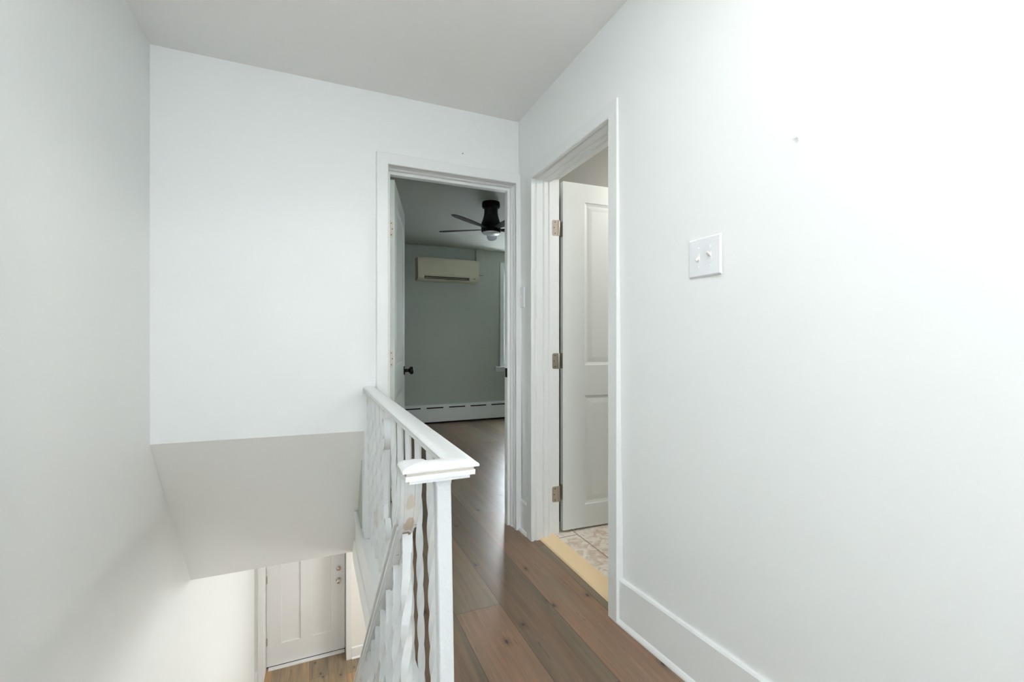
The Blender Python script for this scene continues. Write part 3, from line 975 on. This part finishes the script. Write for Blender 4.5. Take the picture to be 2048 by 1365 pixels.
# ------------------------------------------------------------------ switches and outlet
def switch_plate(y0, y1, z0, z1, x, toggles, label, group=None):
    root = empty('light_switch', (x, (y0 + y1) / 2, z0))
    tag(root, label, 'light switch')
    w, h = y1 - y0, z1 - z0
    mb = MB()
    b_ = 0.0045
    rs = [[(0, -w / 2, 0), (0, w / 2, 0), (0, w / 2, h), (0, -w / 2, h)],
          [(-0.002, -w / 2, 0), (-0.002, w / 2, 0), (-0.002, w / 2, h), (-0.002, -w / 2, h)],
          [(-0.0065, -w / 2 + b_, b_), (-0.0065, w / 2 - b_, b_), (-0.0065, w / 2 - b_, h - b_), (-0.0065, -w / 2 + b_, h - b_)]]
    mb.rings(rs)
    mb.build('cover_plate', M_plate, root)
    for dy, up in toggles:
        mb = MB()
        zc = h / 2
        mb.box(-0.0075, -0.006, dy - 0.0052, dy + 0.0052, zc - 0.012, zc + 0.012)
        s = 1 if up else -1
        mb.hexa([(-0.007, dy - .004, zc - .004 + s * .001), (-0.007, dy + .004, zc - .004 + s * .001), (-0.007, dy + .004, zc + .005 + s * .001), (-0.007, dy - .004, zc + .005 + s * .001),
                 (-0.020, dy - .0033, zc - .003 + s * .010), (-0.020, dy + .0033, zc - .003 + s * .010), (-0.020, dy + .0033, zc + .003 + s * .010), (-0.020, dy - .0033, zc + .003 + s * .010)])
        mb.build('toggle', M_toggle, root)
        for zz_ in (h / 2 - 0.030, h / 2 + 0.030):
            mb = MB()
            mb.lathe([(0.0, -0.0078), (0.0028, -0.0078), (0.0033, -0.0065), (0.0033, -0.006)], (0, dy, zz_), 'x', 12, cap=False)
            mb.build('screw', M_plate, root)
    return root
switch_plate(0.978, 1.105, 1.322, 1.445, Xw(1.04, 1.38), [(0.023, False), (-0.023, True)],
             'white double toggle light switch plate on the wide bare right wall')
switch_plate(2.357, 2.427, 1.318, 1.438, Xw(2.4, 1.38), [(0.0, True)],
             'narrow single toggle light switch in the corner between the two doorways')
ol = empty('wall_outlet', (2.238, 6.05, 0.425)); tag(ol, 'small white wall outlet on the grey bedroom wall under the window', 'outlet')
mb = MB(); mb.bbox(-0.036, 0.036, -0.006, 0, 0, 0.116, 0.002); mb.build('cover_plate', M_bedplate, ol)
for zc in (0.034, 0.082):
    mb = MB(); mb.lathe([(0, -0.0075), (0.016, -0.0075), (0.017, -0.006)], (0, 0, zc), 'y', 20, cap=False)
    mb.box(-0.007, -0.005, -0.0082, -0.007, zc - .002, zc + .006, 1); mb.box(0.005, 0.007, -0.0082, -0.007, zc - .002, zc + .006, 1)
    mb.build('socket', [M_bedplate, M_slot], ol)

# ------------------------------------------------------------------ baseboard heater
ht = empty('baseboard_heater', (1.9, 6.05, 0.0))
tag(ht, 'long white hydronic baseboard heater with dark slots along the bedroom wall', 'heater')
def hpart(mb, name, mat):
    o = mb.build(name, mat, ht); o.matrix_parent_inverse = Matrix.Translation((-1.9, -6.05, 0)); return o
mb = MB()
# front cover as a grid around the slots
X0, X1 = 0.32, 3.55
slots = [(1.29 + 0.3105 * k, 1.29 + 0.3105 * k + 0.233) for k in range(-3, 8)]
slots = [s_ for s_ in slots if s_[0] > X0 + .02 and s_[1] < X1 - .02]
zsl0, zsl1 = 0.205, 0.221
mb.box(X0, X1, 5.970, 5.974, 0.022, zsl0)
mb.box(X0, X1, 5.970, 5.974, zsl1, 0.238)
e_ = [X0] + [v for s_ in slots for v in s_] + [X1]
for i in range(0, len(e_), 2):
    mb.box(e_[i], e_[i + 1], 5.970, 5.974, zsl0, zsl1)
mb.prism([(5.970, 0.238), (5.976, 0.247), (6.05, 0.250), (6.05, 0.243), (5.978, 0.240), (5.974, 0.238)], X0, X1, 'x')
mb.box(X0, X0 + .004, 5.974, 6.05, 0.02, 0.24); mb.box(X1 - .004, X1, 5.974, 6.05, 0.02, 0.24)
hpart(mb, 'front_cover', M_heater)
mb = MB(); mb.box(X0 + .01, X1 - .01, 5.985, 6.045, 0.0, 0.235)
hpart(mb, 'heating_element', M_slot)

# ------------------------------------------------------------------ wall air conditioner
ac = empty('air_conditioner', (1.576, 6.05, 1.935))
tag(ac, 'yellowed wall mounted air conditioner high on the bedroom wall', 'air conditioner')
A0, A1 = -0.422, 0.422
mb = MB()
body = [(0, 0.005), (-0.10, 0.0), (-0.165, 0.012), (-0.178, 0.020), (-0.150, 0.022), (-0.150, 0.052), (-0.186, 0.055), (-0.190, 0.075),
        (-0.192, 0.20), (-0.188, 0.275), (-0.178, 0.296), (-0.160, 0.302), (0, 0.302)]
side = [(0, 0.005), (-0.10, 0.0), (-0.165, 0.010), (-0.186, 0.03), (-0.190, 0.075), (-0.192, 0.20), (-0.188, 0.275), (-0.178, 0.296), (-0.160, 0.302), (0, 0.302)]
mb.prism(body, -0.337, 0.290, 'x')
mb.prism(side, A0, -0.337, 'x'); mb.prism(side, 0.290, A1, 'x')
mb.box(A0 - .001, A1 + .001, -0.1935, -0.1905, 0.0735, 0.0755)
mb.build('housing', M_ac, ac)
mb = MB(); mb.box(-0.337, 0.290, -0.152, -0.146, 0.020, 0.054)
mb.build('air_outlet', M_slot, ac)
mb = MB(); mb.prism([(-0.176, 0.030), (-0.186, 0.034), (-0.186, 0.037), (-0.174, 0.034)], -0.330, 0.285, 'x')
mb.build('louver', M_ac, ac)
mb = MB(); mb.box(0.345, 0.370, -0.1915, -0.189, 0.034, 0.052); mb.box(0.318, 0.330, -0.1915, -0.189, 0.040, 0.047)
mb.build('indicator_panel', M_acled, ac)
# small embossed maker's mark at the middle of the front
mb = MB()
for i, x in enumerate((0.02, 0.03, 0.04, 0.05, 0.06)):
    mb.box(x, x + 0.006, -0.1925, -0.190, 0.083, 0.088)
mb.build('maker_mark', M_acled, ac)
# conduit cover beside it
mb = MB(); mb.bbox(2.0, 2.115, 5.99, 6.05, 2.06, CEIL - .002, 0.003)
tag(mb.build('conduit_cover', M_bedwall), 'grey painted conduit box running from air conditioner to ceiling', 'conduit cover')

# ------------------------------------------------------------------ ceiling fan
fan = empty('ceiling_fan', (1.465, 3.947, CEIL))
tag(fan, 'black low profile ceiling fan with frosted light, seen through bedroom doorway', 'ceiling fan')
mb = MB()
mb.lathe([(0, 0), (0.083, 0), (0.085, -0.012), (0.085, -0.040), (0.078, -0.052), (0.066, -0.058)], (0, 0, 0), 'z', 36, cap=False)
mb.build('canopy', M_black, fan, smooth=True)
mb = MB()
mb.lathe([(0.064, -0.055), (0.064, -0.095), (0.070, -0.135), (0.082, -0.175), (0.092, -0.200), (0.094, -0.215), (0.094, -0.265), (0.086, -0.285), (0.0, -0.287)], (0, 0, 0), 'z', 36, cap=False)
mb.build('motor_housing', M_black, fan, smooth=True)
mb = MB()
mb.lathe([(0.085, -0.284), (0.083, -0.291), (0.070, -0.299), (0.04, -0.304), (0, -0.305)], (0, 0, 0), 'z', 36, cap=False)
mb.build('light_diffuser', M_diff, fan, smooth=True)
mb = MB()
prof = [(0.085, 0.020), (0.13, 0.030), (0.22, 0.046), (0.34, 0.052), (0.45, 0.046), (0.51, 0.032), (0.535, 0.012)]
rs = []
for r, hw in prof:
    tw = -R(11) * (1 - (r - .085) / 1.0)
    dz = 0.004 + 0.03 * (r - 0.085)
    c_, s_ = math.cos(tw), math.sin(tw)
    pts4 = [(-hw, -.003), (hw, -.003), (hw, .003), (-hw, .003)]
    rs.append([(r, a * c_ - b_ * s_, -0.255 + dz + a * s_ + b_ * c_) for a, b_ in pts4])
mb.rings(rs)
bl = mb.build('blade', M_blade, fan)
for k in range(5):
    o = bl if k == 0 else bl.copy()
    if k: COL.objects.link(o)
    o.rotation_euler = (0, 0, R(68 + 72 * k))

# ------------------------------------------------------------------ two small nails left in the walls
mb = MB(); mb.lathe([(0, 0), (0.0012, 0), (0.0012, -0.004), (0.003, -0.0045), (0.0028, -0.0058), (0, -0.006)], (0, 0, 0), 'y', 12, cap=False)
o = mb.build('wall_nail', M_screw, smooth=True); o.location = (0.730, 2.4305, 2.183)
tag(o, 'tiny nail left in the end wall above the bedroom doorway', 'nail')
mb = MB(); mb.lathe([(0, 0), (0.002, 0), (0.002, -0.006), (0.0045, -0.007), (0.004, -0.009), (0, -0.0095)], (0, 0, 0), 'x', 12, cap=False)
o = mb.build('wall_nail', M_plate, smooth=True); o.location = (Xw(0.75, 1.63), 0.750, 1.634)
tag(o, 'small painted over nail on the right wall above the double light switch', 'nail')
